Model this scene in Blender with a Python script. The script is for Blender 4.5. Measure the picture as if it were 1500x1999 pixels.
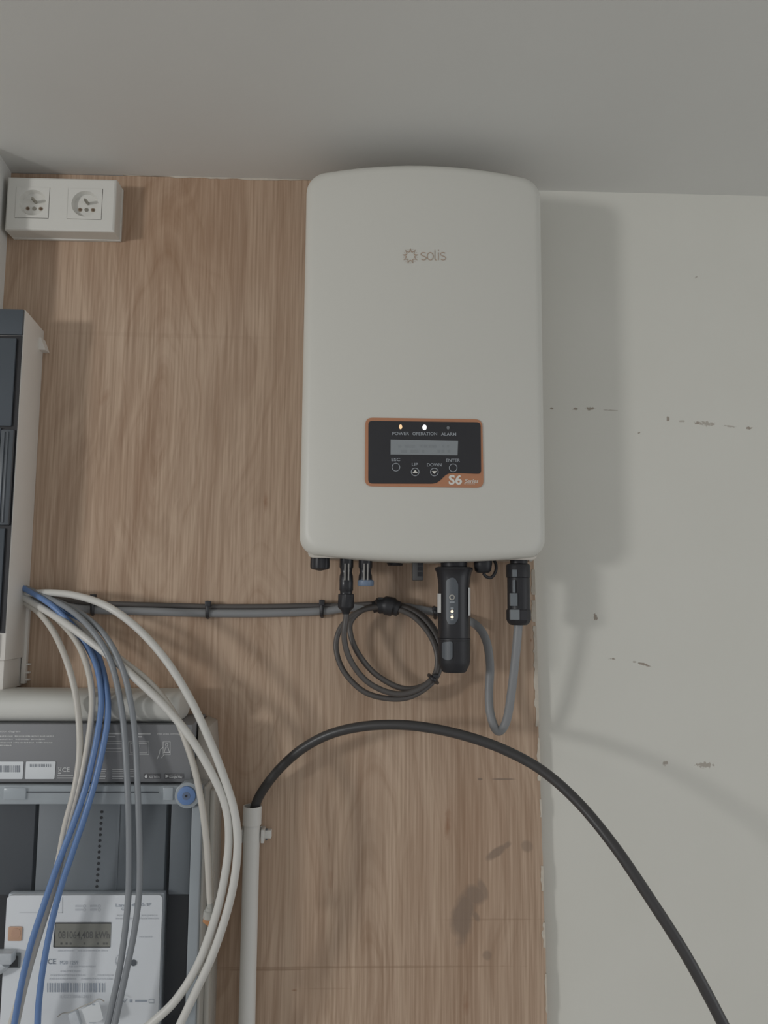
import bpy, bmesh, math, random
from mathutils import Vector, Matrix
random.seed(7)
for o in list(bpy.data.objects): bpy.data.objects.remove(o)
C = bpy.context.scene.collection
SC = bpy.context.scene

# ------------------------------------------------------------------ camera
CAM = Vector((0.0, -1.15, 1.70)); F = 1500.0; W, H = 1500.0, 1999.0
PITCH, YAW, ROLL = 0.105, 0.030, 0.0085
fwd = Vector((math.sin(YAW)*math.cos(PITCH), math.cos(YAW)*math.cos(PITCH), math.sin(PITCH)))
r0 = Vector((math.cos(YAW), -math.sin(YAW), 0)); u0 = r0.cross(fwd)
RT = r0*math.cos(ROLL) + u0*math.sin(ROLL); UP = -r0*math.sin(ROLL) + u0*math.cos(ROLL)
cd = bpy.data.cameras.new('camera'); cam = bpy.data.objects.new('camera', cd); C.objects.link(cam)
cd.sensor_fit = 'VERTICAL'; cd.sensor_height = 24.0; cd.lens = F/H*24.0; cd.clip_start = 0.01
M = Matrix((RT, UP, -fwd)).transposed().to_4x4(); M.translation = CAM; cam.matrix_world = M
SC.camera = cam
# ------------------------------------------------------------------ light
wd = bpy.data.worlds.new('world'); SC.world = wd; wd.use_nodes = True
bg = wd.node_tree.nodes['Background']; bg.inputs[0].default_value = (0.98, 1.0, 1.035, 1); bg.inputs[1].default_value = 0.445
ld = bpy.data.lights.new('room_lamp', 'POINT'); lo = bpy.data.objects.new('room_lamp', ld); C.objects.link(lo)
lo.location = (-2.78, -2.3, 1.82); ld.energy = 108.0; ld.shadow_soft_size = 0.19; ld.color = (1.0, 0.995, 0.985)
wl = bpy.data.lights.new('soft_fill_right', 'AREA'); wo = bpy.data.objects.new('soft_fill_right', wl); C.objects.link(wo)   # added soft fill from the unseen right side, brightens right-facing surfaces
wl.shape = 'RECTANGLE'; wl.size = 1.7; wl.size_y = 1.5; wl.energy = 8.5; wl.color = (0.97, 1.0, 1.03)
wo.location = (2.55, -1.5, 1.45); wo.rotation_euler = (0, math.radians(90), math.radians(-12))
SC.view_settings.view_transform = 'Standard'; SC.view_settings.look = 'None'
SC.view_settings.exposure = 0.0; SC.view_settings.gamma = 1.0; SC.view_settings.use_curve_mapping = False

def P(px, py, d):
    """world point at distance d in front of the back wall, for a measured photo position"""
    v = fwd*F + RT*(px - W/2) - UP*(py - H/2)
    t = (-d - CAM.y)/v.y
    return CAM + v*t
def PXM(d): return (1.15 - d)/F*1.005            # metres per pixel at that distance

# ------------------------------------------------------------------ materials
def lin(c):
    c = c/255.0
    return c/12.92 if c <= 0.04045 else ((c+0.055)/1.055)**2.4
EXPO = 0.47
def A(r, g, b): return tuple(min(0.9, lin(x)/EXPO) for x in (r, g, b)) + (1,)
MATS = {}
def mat(name, col, rough=0.5, metal=0.0, var=0.06, scale=40, bump=0.0, alpha=1.0, spec=0.5, emit=None, es=0, coat=0):
    if name in MATS: return MATS[name]
    m = bpy.data.materials.new(name); m.use_nodes = True; nt = m.node_tree
    b = nt.nodes['Principled BSDF']
    b.inputs['Roughness'].default_value = rough; b.inputs['Metallic'].default_value = metal
    b.inputs['Alpha'].default_value = alpha; b.inputs['Specular IOR Level'].default_value = spec
    b.inputs['Coat Weight'].default_value = coat
    tc = nt.nodes.new('ShaderNodeTexCoord'); n = nt.nodes.new('ShaderNodeTexNoise')
    n.inputs['Scale'].default_value = scale; n.inputs['Detail'].default_value = 4
    nt.links.new(tc.outputs['Object'], n.inputs['Vector'])
    mx = nt.nodes.new('ShaderNodeMix'); mx.data_type = 'RGBA'
    mx.inputs[6].default_value = tuple(c*(1-var) for c in col[:3])+(1,)
    mx.inputs[7].default_value = tuple(min(1, c*(1+var)) for c in col[:3])+(1,)
    nt.links.new(n.outputs['Fac'], mx.inputs[0]); nt.links.new(mx.outputs[2], b.inputs['Base Color'])
    if bump:
        bp = nt.nodes.new('ShaderNodeBump'); bp.inputs['Strength'].default_value = bump; bp.inputs['Distance'].default_value = 0.002
        nt.links.new(n.outputs['Fac'], bp.inputs['Height']); nt.links.new(bp.outputs[0], b.inputs['Normal'])
    if emit:
        b.inputs['Emission Color'].default_value = emit; b.inputs['Emission Strength'].default_value = es
    MATS[name] = m; return m
def marks(nt, vec, lst, nscale, namt, inner=0.6):
    """soft blotches with their own place and shape: list of (x, z, rx, rz, angle, strength)"""
    n = nt.nodes.new('ShaderNodeTexNoise'); n.inputs['Scale'].default_value = nscale; n.inputs['Detail'].default_value = 3
    nt.links.new(vec, n.inputs['Vector'])
    out = None
    for (x, z, rx, rz, a, s) in lst:
        mp = nt.nodes.new('ShaderNodeMapping'); mp.vector_type = 'TEXTURE'
        mp.inputs['Location'].default_value = (x, 0, z); mp.inputs['Rotation'].default_value = (0, a, 0)
        mp.inputs['Scale'].default_value = (rx, 1000, rz); nt.links.new(vec, mp.inputs[0])
        le = nt.nodes.new('ShaderNodeVectorMath'); le.operation = 'LENGTH'; nt.links.new(mp.outputs[0], le.inputs[0])
        ma = nt.nodes.new('ShaderNodeMath'); ma.operation = 'MULTIPLY_ADD'; ma.inputs[1].default_value = namt
        nt.links.new(n.outputs['Fac'], ma.inputs[0]); nt.links.new(le.outputs['Value'], ma.inputs[2])
        mr = nt.nodes.new('ShaderNodeMapRange'); mr.inputs[1].default_value = 1.0+namt*0.5; mr.inputs[2].default_value = inner+namt*0.5
        mr.inputs[3].default_value = 0; mr.inputs[4].default_value = s; nt.links.new(ma.outputs[0], mr.inputs[0])
        if out is None: out = mr.outputs[0]
        else:
            mm = nt.nodes.new('ShaderNodeMath'); mm.operation = 'MAXIMUM'
            nt.links.new(out, mm.inputs[0]); nt.links.new(mr.outputs[0], mm.inputs[1]); out = mm.outputs[0]
    return out
def mixc(nt, fac, a, b):
    mx = nt.nodes.new('ShaderNodeMix'); mx.data_type = 'RGBA'
    for s, v in ((0, fac), (6, a), (7, b)):
        if hasattr(v, 'links') or hasattr(v, 'is_linked'): nt.links.new(v, mx.inputs[s])
        else: mx.inputs[s].default_value = v
    return mx.outputs[2]
def wall_material(scuffs, ca=(151, 150, 143), cb=(156, 155, 149)):
    m = bpy.data.materials.new('painted_plaster'); m.use_nodes = True; nt = m.node_tree; b = nt.nodes['Principled BSDF']
    b.inputs['Roughness'].default_value = 0.75
    tc = nt.nodes.new('ShaderNodeTexCoord'); v = tc.outputs['Object']
    n = nt.nodes.new('ShaderNodeTexNoise'); n.inputs['Scale'].default_value = 6; n.inputs['Detail'].default_value = 5; nt.links.new(v, n.inputs[0])
    col = mixc(nt, n.outputs['Fac'], A(*ca), A(*cb))
    if scuffs:
        f = marks(nt, v, scuffs, 260, 2.6); col = mixc(nt, f, col, A(112, 105, 96))
    nt.links.new(col, b.inputs['Base Color'])
    n2 = nt.nodes.new('ShaderNodeTexNoise'); n2.inputs['Scale'].default_value = 160; n2.inputs['Detail'].default_value = 2; nt.links.new(v, n2.inputs[0])
    bp = nt.nodes.new('ShaderNodeBump'); bp.inputs['Strength'].default_value = 0.12; bp.inputs['Distance'].default_value = 0.001
    nt.links.new(n2.outputs['Fac'], bp.inputs['Height']); nt.links.new(bp.outputs[0], b.inputs['Normal'])
    return m
def ramp(nt, src, stops):
    r = nt.nodes.new('ShaderNodeValToRGB'); e = r.color_ramp.elements
    e[0].position, e[0].color = stops[0]; e[1].position, e[1].color = stops[-1]
    for p, c in stops[1:-1]:
        k = e.new(p); k.color = c
    nt.links.new(src, r.inputs[0]); return r.outputs[0]
def wood_material(stains, lines, knots, tones):
    m = bpy.data.materials.new('okoume_plywood'); m.use_nodes = True; nt = m.node_tree; b = nt.nodes['Principled BSDF']
    b.inputs['Roughness'].default_value = 0.62; b.inputs['Specular IOR Level'].default_value = 0.3
    tc = nt.nodes.new('ShaderNodeTexCoord'); v = tc.outputs['Object']
    def noise(sx, sz, det, dist=0.0, loc=(0, 0, 0), src=None):
        mp = nt.nodes.new('ShaderNodeMapping'); mp.inputs['Scale'].default_value = (sx, 1, sz); mp.inputs['Location'].default_value = loc
        nt.links.new(src or v, mp.inputs[0]); n = nt.nodes.new('ShaderNodeTexNoise'); n.inputs['Scale'].default_value = 1
        n.inputs['Detail'].default_value = det; n.inputs['Distortion'].default_value = dist; nt.links.new(mp.outputs[0], n.inputs[0]); return n.outputs['Fac']
    # the grain wanders sideways: shift x by a slow noise before drawing the growth lines
    wn = noise(4.6, 1.7, 2, 0, (4.1, 0, 2.3))
    ml = nt.nodes.new('ShaderNodeMath'); ml.operation = 'MULTIPLY_ADD'; ml.inputs[1].default_value = 0.30; ml.inputs[2].default_value = -0.15; nt.links.new(wn, ml.inputs[0])
    cx = nt.nodes.new('ShaderNodeCombineXYZ'); nt.links.new(ml.outputs[0], cx.inputs[0])
    ad = nt.nodes.new('ShaderNodeVectorMath'); ad.operation = 'ADD'; nt.links.new(v, ad.inputs[0]); nt.links.new(cx.outputs[0], ad.inputs[1]); wv = ad.outputs[0]
    broad = noise(9, 0.9, 3, 0.3); fibre = noise(330, 7, 3); fine = noise(120, 3, 3, 0, (7, 0, 2))
    mid = noise(38, 0.5, 3, 0.0, (3, 0, 1), wv); growth = noise(95, 0.7, 2, 0, (2, 0, 3), wv); patch = noise(3.2, 2.6, 2, 0, (1.3, 0, 5))
    col = ramp(nt, broad, [(0.28, A(119, 101, 85)), (0.5, A(129, 111, 95)), (0.72, A(138, 121, 105))])
    def figure(px_, py_, a_, b_, k, st):
        nonlocal col
        c = P(px_, py_, TPLY); mp = nt.nodes.new('ShaderNodeMapping'); mp.vector_type = 'TEXTURE'
        mp.inputs['Location'].default_value = (c.x, 0, c.z); mp.inputs['Scale'].default_value = (a_*PXM(0), 1000, b_*PXM(0)); nt.links.new(wv2, mp.inputs[0])
        le = nt.nodes.new('ShaderNodeVectorMath'); le.operation = 'LENGTH'; nt.links.new(mp.outputs[0], le.inputs[0])
        cb = nt.nodes.new('ShaderNodeCombineXYZ'); nt.links.new(le.outputs['Value'], cb.inputs[0])
        n = nt.nodes.new('ShaderNodeTexNoise'); n.inputs['Scale'].default_value = k; n.inputs['Detail'].default_value = 3; nt.links.new(cb.outputs[0], n.inputs[0])
        fade = nt.nodes.new('ShaderNodeMapRange'); fade.inputs[1].default_value = 2.6; fade.inputs[2].default_value = 1.2; fade.inputs[3].default_value = 0; fade.inputs[4].default_value = st
        nt.links.new(le.outputs['Value'], fade.inputs[0])
        for lo_, hi, cc_ in ((0.5, 0.68, A(103, 82, 64)), (0.48, 0.3, A(148, 131, 114))):
            mr = nt.nodes.new('ShaderNodeMapRange'); mr.inputs[1].default_value = lo_; mr.inputs[2].default_value = hi; nt.links.new(n.outputs['Fac'], mr.inputs[0])
            mu = nt.nodes.new('ShaderNodeMath'); mu.operation = 'MULTIPLY'; nt.links.new(mr.outputs[0], mu.inputs[0]); nt.links.new(fade.outputs[0], mu.inputs[1])
            col = mixc(nt, mu.outputs[0], col, cc_)
    wn2 = noise(14, 5, 3, 0, (8.1, 0, 1.3))
    ml2 = nt.nodes.new('ShaderNodeMath'); ml2.operation = 'MULTIPLY_ADD'; ml2.inputs[1].default_value = 0.06; ml2.inputs[2].default_value = -0.03; nt.links.new(wn2, ml2.inputs[0])
    cx2 = nt.nodes.new('ShaderNodeCombineXYZ'); nt.links.new(ml2.outputs[0], cx2.inputs[0])
    ad2 = nt.nodes.new('ShaderNodeVectorMath'); ad2.operation = 'ADD'; nt.links.new(v, ad2.inputs[0]); nt.links.new(cx2.outputs[0], ad2.inputs[1]); wv2 = ad2.outputs[0]
    figure(310, 820, 70, 330, 5.5, .6); figure(500, 1330, 40, 150, 5, .4); figure(720, 1950, 60, 360, 5, .45)
    def overlay(src, lo_, hi, c, amount):
        nonlocal col
        mr = nt.nodes.new('ShaderNodeMapRange'); mr.inputs[1].default_value = lo_; mr.inputs[2].default_value = hi; mr.inputs[3].default_value = 0; mr.inputs[4].default_value = amount
        nt.links.new(src, mr.inputs[0]); col = mixc(nt, mr.outputs[0], col, c)
    overlay(mid, 0.5, 0.75, A(104, 83, 66), 0.55); overlay(mid, 0.5, 0.27, A(144, 127, 110), 0.55)
    overlay(growth, 0.52, 0.75, A(100, 79, 62), 0.45); overlay(growth, 0.48, 0.27, A(147, 129, 112), 0.3)
    overlay(fine, 0.5, 0.75, A(104, 84, 68), 0.3); overlay(fine, 0.48, 0.28, A(146, 128, 112), 0.25)
    overlay(fibre, 0.5, 0.72, A(98, 79, 63), 0.5); overlay(fibre, 0.48, 0.3, A(152, 135, 119), 0.36)
    overlay(patch, 0.5, 0.75, A(116, 90, 70), 0.3)
    col = mixc(nt, marks(nt, v, tones, 5, 0.8, -0.2), col, A(106, 77, 52))
    col = mixc(nt, marks(nt, v, lines, 60, 0.9), col, A(97, 78, 62))
    col = mixc(nt, marks(nt, v, knots, 120, 0.9, -0.3), col, A(92, 60, 38))
    col = mixc(nt, marks(nt, v, stains, 34, 1.0), col, A(92, 80, 70))
    nt.links.new(col, b.inputs['Base Color'])
    bp = nt.nodes.new('ShaderNodeBump'); bp.inputs['Strength'].default_value = 0.15; bp.inputs['Distance'].default_value = 0.0006
    nt.links.new(fibre, bp.inputs['Height']); nt.links.new(bp.outputs[0], b.inputs['Normal'])
    return m

# ------------------------------------------------------------------ mesh helpers (world coordinates in)
def tag(o, label=None, cat=None, group=None, kind=None):
    if label: o['label'] = label
    if cat: o['category'] = cat
    if group: o['group'] = group
    if kind: o['kind'] = kind
    return o
def thing(name, loc, label, cat, group=None):
    o = bpy.data.objects.new(name, None); C.objects.link(o); o.location = loc; o.empty_display_size = 0.02
    return tag(o, label, cat, group)
def root_loc(p):
    v = Vector((0, 0, 0))
    while p is not None: v += p.location; p = p.parent
    return v
def obj(name, geo, m, parent=None, smooth=False, bevel=0.0, seg=2, origin=None, angle=40):
    verts, faces = geo
    if parent is not None: o0 = root_loc(parent)
    elif origin is not None: o0 = Vector(origin)
    else:
        xs = [v[0] for v in verts]; ys = [v[1] for v in verts]; zs = [v[2] for v in verts]
        o0 = Vector(((min(xs)+max(xs))/2, max(ys), min(zs)))
    me = bpy.data.meshes.new(name); me.from_pydata([tuple(Vector(v)-o0) for v in verts], [], faces)
    bm = bmesh.new(); bm.from_mesh(me)
    bmesh.ops.remove_doubles(bm, verts=bm.verts, dist=1e-6)
    bmesh.ops.recalc_face_normals(bm, faces=bm.faces)
    if bevel:
        es = [e for e in bm.edges if len(e.link_faces) == 2 and e.calc_face_angle(0) > 0.5]
        bmesh.ops.bevel(bm, geom=es, offset=bevel, segments=seg, profile=0.5, affect='EDGES', clamp_overlap=True)
    if smooth or bevel:
        for f in bm.faces: f.smooth = True
        for e in bm.edges:
            if len(e.link_faces) == 2 and e.calc_face_angle(0) > math.radians(angle): e.smooth = False
    bm.to_mesh(me); bm.free()
    o = bpy.data.objects.new(name, me); C.objects.link(o); me.materials.append(m)
    if parent is not None: o.parent = parent
    else: o.location = o0
    return o
def merge(*geos):
    V, Fs = [], []
    for v, f in geos:
        n = len(V); V += list(v); Fs += [tuple(i+n for i in q) for q in f]
    return V, Fs
def box(x0, x1, d0, d1, z0, z1):
    v = [(x, -d, z) for z in (z0, z1) for d in (d0, d1) for x in (x0, x1)]
    return v, [(0, 1, 3, 2), (4, 6, 7, 5), (0, 4, 5, 1), (2, 3, 7, 6), (0, 2, 6, 4), (1, 5, 7, 3)]
def pbox(px0, py0, px1, py1, df, db):
    """upright box whose front face fills a measured rectangle at distance df"""
    a = P(px0, (py0+py1)/2, df); b = P(px1, (py0+py1)/2, df); c = P((px0+px1)/2, py0, df); e = P((px0+px1)/2, py1, df)
    return box(a.x, b.x, db, df, e.z, c.z)
def prism(pts, df, db, mapper=None):
    """polygon (world x,z) extruded from distance df back to db"""
    n = len(pts); v = [(x, -df, z) for x, z in pts] + [(x, -db, z) for x, z in pts]
    return v, [tuple(range(n)), tuple(range(2*n-1, n-1, -1))] + [(i, (i+1) % n, (i+1) % n+n, i+n) for i in range(n)]
def pprism(pp, df, db):
    q = [P(x, y, df) for x, y in pp]; return prism([(a.x, a.z) for a in q], df, db)
def catmull(pts, k=8):
    pts = [Vector(p) for p in pts]; out = []
    q = [pts[0]*2-pts[1]] + pts + [pts[-1]*2-pts[-2]]
    for i in range(1, len(q)-2):
        a, b, c, d = q[i-1:i+3]
        for j in range(k):
            t = j/k
            out.append(0.5*((2*b)+(c-a)*t+(2*a-5*b+4*c-d)*t*t+(3*b-a-3*c+d)*t**3))
    out.append(pts[-1]); return out
def sweep(path, r, n=12, cap=True):
    V, Fs = [], []; m = len(path)
    t0 = (path[1]-path[0]).normalized(); up = Vector((0, 1, 0)) if abs(t0.y) < 0.9 else Vector((1, 0, 0))
    nn = (up - t0*up.dot(t0)).normalized()
    for i, p in enumerate(path):
        t = (path[min(i+1, m-1)]-path[max(i-1, 0)]).normalized()
        nn = (nn - t*nn.dot(t)).normalized(); b = t.cross(nn)
        rr = r[i] if isinstance(r, (list, tuple)) else r
        for j in range(n):
            a = 2*math.pi*j/n; V.append(p + (nn*math.cos(a)+b*math.sin(a))*rr)
    for i in range(m-1):
        for j in range(n): Fs.append((i*n+j, i*n+(j+1) % n, (i+1)*n+(j+1) % n, (i+1)*n+j))
    if cap: Fs += [tuple(range(n)), tuple(range((m-1)*n, m*n))]
    return V, Fs
def ptube(pp, r, n=12, k=8): return sweep(catmull([P(*p) for p in pp], k), r, n)
def lathe(cx, d, prof, n=28, lobes=0, amp=0.0):
    """vertical turned part on the axis seen at px cx; prof = (py, half width px)"""
    V, Fs = [], []; ax = P(cx, prof[0][0], d); s = PXM(d)
    for (py, hw) in prof:
        c = P(cx, py, d)
        for j in range(n):
            a = 2*math.pi*j/n; r = hw*s*(1+amp*(1 if (lobes and (j % 2)) else 0))
            V.append((ax.x+math.cos(a)*r, -d-math.sin(a)*r, c.z))
    m = len(prof)
    for i in range(m-1):
        for j in range(n): Fs.append((i*n+j, i*n+(j+1) % n, (i+1)*n+(j+1) % n, (i+1)*n+j))
    Fs += [tuple(range(n)), tuple(range((m-1)*n, m*n))]
    return V, Fs
def disc(c, r, thick, n=24, r2=None):
    """round boss facing the room: centre c (front), runs back by thick"""
    r2 = r2 or r; V = []
    for (rr, dy) in ((r, 0), (r2, thick)):
        for j in range(n):
            a = 2*math.pi*j/n; V.append((c[0]+math.cos(a)*rr, c[1]+dy, c[2]+math.sin(a)*rr))
    return V, [tuple(range(n)), tuple(range(n, 2*n))] + [(j, (j+1) % n, (j+1) % n+n, j+n) for j in range(n)]
def rounded(corners, radii, k=6):
    """polygon with rounded corners"""
    out = []; n = len(corners)
    for i in range(n):
        p = Vector(corners[i]).to_2d() if len(corners[i]) > 2 else Vector(corners[i]); a = Vector(corners[i-1]); b = Vector(corners[(i+1) % n])
        r = radii[i] if isinstance(radii, (list, tuple)) else radii
        if r <= 0: out.append(tuple(p)); continue
        u = (a-p).normalized()*r; w = (b-p).normalized()*r
        for j in range(k+1):
            t = j/k; out.append(tuple(p + u*(1-t)**2 + w*t**2))
    return out
def flat(poly, mp, cuts=(), thick=None):
    """filled 2-D outline laid on a surface through mapper mp(u,v,lift); cut at u values so that it can bend"""
    bm = bmesh.new(); vs = [bm.verts.new((p[0], p[1], 0)) for p in poly]; bm.faces.new(vs)
    for c in cuts:
        bmesh.ops.bisect_plane(bm, geom=bm.verts[:]+bm.edges[:]+bm.faces[:], plane_co=(c, 0, 0), plane_no=(1, 0, 0))
    bm.verts.index_update()
    V = [mp(v.co.x, v.co.y, thick or 0) for v in bm.verts]; Fs = [tuple(v.index for v in f.verts) for f in bm.faces]
    if thick:
        n = len(V); V += [mp(v.co.x, v.co.y, 0) for v in bm.verts]
        Fs += [(e.verts[0].index, e.verts[1].index, e.verts[1].index+n, e.verts[0].index+n) for e in bm.edges if len(e.link_faces) == 1]
    bm.free(); return V, Fs
def ring2(cx, cy, r1, r2, mp, lift=0, n=28):
    V = [mp(cx+math.cos(2*math.pi*j/n)*r, cy+math.sin(2*math.pi*j/n)*r, lift) for r in (r1, r2) for j in range(n)]
    return V, [(j, (j+1) % n, (j+1) % n+n, j+n) for j in range(n)]
def stroke(pts, w, mp, lift=0, closed=False):
    pts = [Vector(p) for p in pts]; n = len(pts); V = []
    for i in range(n):
        a = pts[i-1] if (i or closed) else pts[i]; b = pts[(i+1) % n] if (i < n-1 or closed) else pts[i]
        t = (b-a).normalized(); q = Vector((-t.y, t.x))*w/2
        V += [mp(*(pts[i]+q), lift), mp(*(pts[i]-q), lift)]
    Fs = [(2*i, 2*i+1, 2*i+3, 2*i+2) for i in range(n-1)]
    if closed: Fs.append((2*n-2, 2*n-1, 1, 0))
    return V, Fs
def text(s, cx, cy, h, mp, width=None, lift=0, italic=0, bold=0.0, align='C'):
    cu = bpy.data.curves.new('t', 'FONT'); cu.body = s; cu.size = 1; cu.offset = bold; cu.resolution_u = 3
    to = bpy.data.objects.new('t', cu); C.objects.link(to); bpy.context.view_layer.update()
    me = bpy.data.meshes.new_from_object(to.evaluated_get(bpy.context.evaluated_depsgraph_get()))
    vs = [v.co.copy() for v in me.vertices]; fs = [tuple(p.vertices) for p in me.polygons]
    bpy.data.objects.remove(to); bpy.data.curves.remove(cu); bpy.data.meshes.remove(me)
    x0 = min(v.x for v in vs); x1 = max(v.x for v in vs); sy = h/0.70
    sx = width/(x1-x0) if width else sy
    off = {'C': -(x0+x1)/2, 'L': -x0}[align]
    return [mp(cx+(v.x+off+italic*v.y)*sx, cy-(v.y-0.35)*sy, lift) for v in vs], fs
def rectp(x0, y0, x1, y1): return [(x0, y0), (x1, y0), (x1, y1), (x0, y1)]
def planemap(d, ox=0.0, oy=0.0, s=1.0):
    return lambda u, v, lift=0: P(ox+u*s, oy+v*s, d+lift)

# ------------------------------------------------------------------ the setting
TPLY = 0.015
ZC = P(1300, 378, 0).z
def wp(px, py, rx, rz, a=0, s=1, d=0.0):
    p = P(px, py, d); return (p.x, p.z, rx*PXM(d), rz*PXM(d), a, s)
scuffs = [wp(1078, 797, 4, 3), wp(1124, 798, 7, 3), wp(1152, 798, 9, 3.5), wp(1305, 818, 4, 6), wp(1332, 822, 9, 2, 0, .6), wp(1362, 825, 6, 4), wp(1380, 827, 18, 5, .05, .7),
          wp(1425, 832, 14, 2, .1, .6), wp(1463, 836, 7, 3), wp(1163, 1205, 4, 7), wp(1197, 1286, 7, 2), wp(1240, 1292, 6, 2, 0, .6), wp(1258, 1297, 14, 3, .25), wp(1299, 1490, 6, 5, -.5, .8),
          wp(1376, 1493, 18, 6, 0, .75), wp(1248, 845, 3, 2), wp(1360, 541, 4, 2, -.8, .6), wp(1192, 801, 16, 1.5, .05, .5)]
wallm = wall_material(scuffs); ceilm = wall_material([], (154, 154, 151), (158, 158, 155))
ceilm.name = 'ceiling_paint'
w = obj('wall_back', box(-2.6, 2.6, -0.12, 0.0, 0.0, ZC+0.1), wallm, origin=(0, 0, 0)); tag(w, kind='structure')
w = obj('ceiling', box(-2.6, 2.6, 0.0, 3.2, ZC, ZC+0.1), ceilm, origin=(0, 0, ZC)); tag(w, kind='structure')
w = obj('floor', box(-2.6, 2.6, -0.12, 3.2, -0.08, 0.0), mat('floor_screed', (0.35, 0.33, 0.31, 1), 0.8, var=0.1, scale=5), origin=(0, 0, 0)); tag(w, kind='structure')
# short return wall in the top left corner, slightly out of square
zn = P(50, 604, 0.082).z + 0.001; xn = P(13, 470, TPLY).x
pts = [(xn-0.001, 0.0), (xn+0.008, -0.085), (-2.6, -0.085), (-2.6, 0.0)]
V = [(x, y, z) for z in (zn, ZC) for x, y in pts]
w = obj('wall_left', (V, [(0, 1, 2, 3), (7, 6, 5, 4)]+[(i, (i+1) % 4, (i+1) % 4+4, i+4) for i in range(4)]), ceilm, origin=(0, 0, 0)); tag(w, kind='structure')

# plywood board
d = TPLY
stains = [wp(905, 1790, 25, 55, .12, .75, d), wp(925, 1745, 24, 20, .5, .7, d), wp(972, 1662, 26, 9, -.6, .7, d), wp(1030, 1652, 13, 12, 0, .5, d), wp(990, 1650, 12, 7, -.6, .6, d), wp(942, 1735, 9, 22, -.4, .6, d),
          wp(952, 1865, 10, 10, 0, .5, d), wp(985, 1521, 24, 2, 0, .8, d), wp(938, 1521, 5, 2.5, 0, .9, d), wp(930, 1790, 8, 14, -.6, .6, d)]
lines = [wp(700, 1888, 330, 2.5, .0, .4, d), wp(520, 1893, 90, 2.5, 0, .5, d), wp(330, 655, 260, 6, .01, .09, d), wp(960, 1795, 110, 2, 0, .3, d), wp(640, 1930, 50, 2, 0, .2, d)]
knots = [wp(519, 980, 5, 24, 0, .8, d), wp(874, 1610, 7, 34, .05, .8, d), wp(910, 1960, 8, 24, 0, .5, d), wp(645, 1720, 5, 30, 0, .45, d), wp(205, 775, 10, 22, .5, .4, d), wp(575, 1933, 6, 2, 0, .9, d), wp(1037, 1250, 2, 4, 0, .8, d), wp(300, 975, 4, 10, 0, .3, d), wp(643, 1650, 3, 14, 0, .4, d), wp(492, 1720, 3, 8, 0, .3, d)]
tones = [wp(330, 420, 330, 260, 0, .42, d)]   # browner tone in the upper part of the sheet
woodm = wood_material(stains, lines, knots, tones)
tl = P(13, 470, d); tr = P(1043, 1094, d); br = P(1069, 1999, d)
zb = P(700, 2330, d).z
sl = (br.x-tr.x)/(br.z-tr.z)
pl = [(tl.x, ZC-0.001)]
zz = [ZC-0.001-(ZC-0.001-zb)*i/60 for i in range(61)]
right = []
for z in zz: right.append((tr.x+sl*(z-tr.z)+random.uniform(-.0008, .0008), z))
pts = pl+right+[(tl.x-0.004, zb)]
ply = obj('plywood_board', prism(pts, d, 0.0), woodm, origin=(0, 0, 0))
tag(ply, 'brown plywood mounting board fixed to the white wall behind all the equipment', 'board')
plasterm = mat('dried_plaster', A(140, 134, 124), 0.9, var=0.15, scale=120, bump=0.4)
def smear(y0, y1, w0, w1, step=7):
    L, R = [], []; y = y0
    while y <= y1:
        e = P(1043+(1069-1043)*(y-1094)/905.0, y, d); wd_ = random.uniform(w0, w1)*PXM(d)
        L.append((e.x-wd_, -d-0.0006, e.z)); R.append((e.x+0.0006, -d-0.0012, e.z)); y += step
    n = len(L); V = L+R+[(p[0], -d+0.0002, p[2]) for p in L]+[(p[0], -d+0.002, p[2]) for p in R]
    Fs = []
    for i in range(n-1):
        Fs += [(i, i+1, n+i+1, n+i), (2*n+i, 2*n+i+1, i+1, i), (n+i, n+i+1, 3*n+i+1, 3*n+i)]
    return V, Fs
for (a, b_, w0, w1) in ((1112, 1165, 3, 8), (1172, 1215, 5, 9), (1222, 1420, 4, 8), (1440, 1530, 2, 6), (1560, 1600, 1, 3), (1690, 1740, 3, 9), (1800, 1850, 2, 7), (1900, 1980, 1, 3)):
    obj('plaster_smear', smear(a, b_, w0, w1), plasterm, ply)
def caulk():
    V, Fs = [], []; n = 46
    for i in range(n):
        x = P(240+i*(830-240)/(n-1), 355, d).x; h = random.uniform(.0006, .0032)
        if i < 8: h *= .3
        V += [(x, -d-0.002, ZC-0.0002), (x, -d-0.001, ZC-h), (x, -d+0.001, ZC-h)]
    for i in range(n-1): Fs += [(3*i, 3*i+1, 3*i+4, 3*i+3), (3*i+1, 3*i+2, 3*i+5, 3*i+4)]
    return V, Fs
obj('filler_line', caulk(), plasterm, ply)

# ------------------------------------------------------------------ shared materials
white = mat('white_plastic', A(153, 152, 147), 0.45, var=0.015)
whitec = mat('powder_coat_white', A(148, 147, 141), 0.42, var=0.01, scale=300, bump=0.02)
lgrey = mat('light_grey_metal', A(140, 136, 129), 0.5, var=0.02)
black = mat('black_plastic', A(28, 28, 30), 0.42, var=0.1, spec=0.35)
blackg = mat('black_gloss', A(27, 27, 29), 0.3, var=0.05, spec=0.4)
dark = mat('dark_grey_plastic', A(62, 66, 70), 0.4, var=0.05)
dpanel = mat('charcoal_panel', A(36, 36, 38), 0.4, var=0.04, spec=0.3)
orange = mat('orange_print', A(130, 90, 66), 0.5, var=0.02)
pgrey = mat('grey_print', A(112, 116, 120), 0.5, var=0.02)
pwhite = mat('white_print', A(160, 158, 152), 0.5, var=0.02)
chrome = mat('nickel', A(120, 118, 112), 0.25, metal=0.8, var=0.03)

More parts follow.
